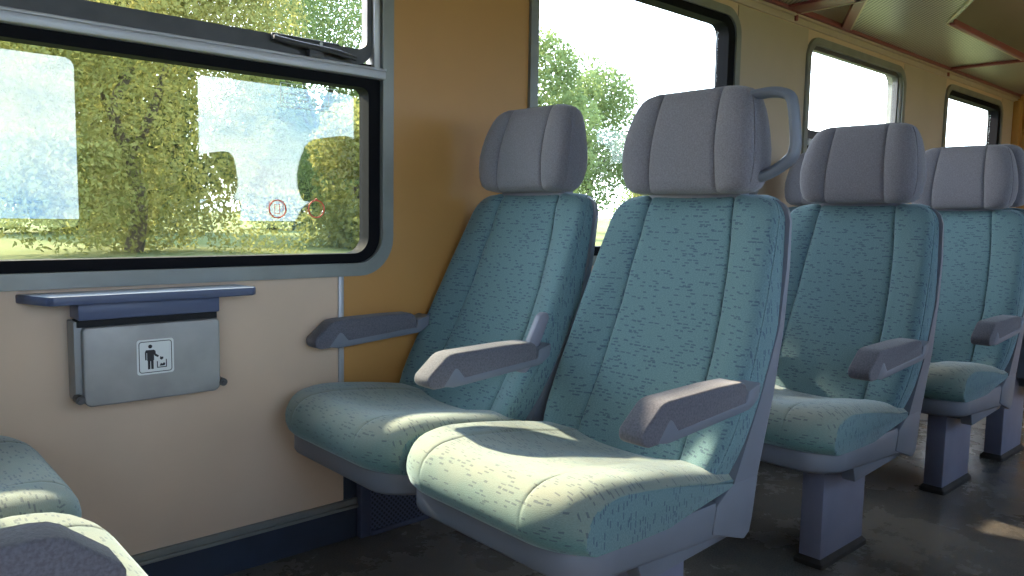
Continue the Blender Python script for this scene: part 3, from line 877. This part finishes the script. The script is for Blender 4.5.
# unseen tree, added so its high crown shades second and third row seat backs
tt = tag(empty('added_shade_tree', (.45, 8.5, BZ)), 'unseen tall tree added left of the nearest window to shade the seat backs', 'tree')
cb = [(x, y, 6.50+dz, .75, 1.0, .95) for x, y, dz in ((.30, .1, 0), (.75, .2, .0), (1.2, -.1, .0), (1.6, .1, .1), (.7, -.2, .9), (1.1, .2, 1.1))]
link('crown', crown_mesh(77, cb, 15000, .07, LEAF_G), tt); link('trunk', trunk_mesh(6.6, .11, 9), tt)
rnd = random.Random(5)
for i, (x, y, w, h) in enumerate([(-14, 90, 16, 9), (4, 95, 18, 10), (24, 92, 17, 9), (46, 88, 18, 11), (70, 80, 17, 9)]):
    tree('broadleaf_tree', ['leftmost tree of the far hedge line across the meadow', 'second tree from the left in the far hedge line', 'middle tree of the far hedge line across the meadow', 'fourth tree from the left in the far hedge line', 'rightmost tree of the far hedge line across the meadow'][i], 'tree', x, y, w, h, .2, 'd', 40+i, 2500, .6)['group'] = 'far hedge line'

# ------------------------------------------------------------------ sky, sun
w = bpy.data.worlds.new('summer_sky'); scn.world = w; w.use_nodes = True
nt = w.node_tree; nt.nodes.clear()
out = N(nt, 'ShaderNodeOutputWorld'); bg = N(nt, 'ShaderNodeBackground', Strength=8.2)
tc = N(nt, 'ShaderNodeTexCoord'); sp = N(nt, 'ShaderNodeSeparateXYZ'); nt.links.new(tc.outputs['Generated'], sp.inputs[0])
c = mixc(nt, ramp(nt, sp.outputs[2], 0.0, .65), (.86, .93, 1.0), (.42, .62, .95))
c = mixc(nt, ramp(nt, sp.outputs[1], .45, -.5), c, (.21, .36, .62))
mp = N(nt, 'ShaderNodeMapping'); mp.inputs['Scale'].default_value = (1, 1, 2.2); nt.links.new(tc.outputs['Generated'], mp.inputs[0])
cl = N(nt, 'ShaderNodeTexNoise', Scale=2.6, Detail=8.0, Roughness=.6); nt.links.new(mp.outputs[0], cl.inputs['Vector'])
cw = mixc(nt, ramp(nt, sp.outputs[1], .45, -.5), (1.0, 1.0, 1.0), (.62, .66, .72))
c = mixc(nt, ramp(nt, cl.outputs[0], .45, .62), c, cw)
nt.links.new(c, bg.inputs[0]); nt.links.new(bg.outputs[0], out.inputs[0])

SUN_DIR = Vector((.16, -1.0, -.715)).normalized()
sl = bpy.data.lights.new('sun', 'SUN'); sl.energy = 22; sl.angle = math.radians(1.6); sl.color = (1.0, .82, .60)
so = bpy.data.objects.new('sun', sl); COL.objects.link(so)
so.rotation_euler = SUN_DIR.to_track_quat('-Z', 'Y').to_euler(); so.location = (-4, 12, 14)

# ------------------------------------------------------------------ camera
cd = bpy.data.cameras.new('camera'); cam = bpy.data.objects.new('camera', cd); COL.objects.link(cam)
M = Matrix(((0.7445, -0.0489, 0.6658), (-0.6673, -0.0811, 0.7403), (0.0178, -0.9955, -0.0930)))   # world <- (right, down, forward)
right = M.col[0].normalized(); fwd = M.col[2].normalized()
right = (right-fwd*right.dot(fwd)).normalized(); up = right.cross(fwd)
R = Matrix((right, up, -fwd)).transposed()
cam.matrix_world = Matrix.Translation((0, 0, CAM_Z)) @ R.to_4x4()
cd.sensor_fit = 'HORIZONTAL'; cd.sensor_width = 36.0; cd.lens = 771.9/1024*36.0; cd.clip_start = .02; cd.clip_end = 1000
scn.camera = cam
scn.view_settings.view_transform = 'Standard'; scn.view_settings.look = 'None'
scn.view_settings.exposure = 0.3; scn.view_settings.gamma = 1.0; scn.view_settings.use_curve_mapping = False
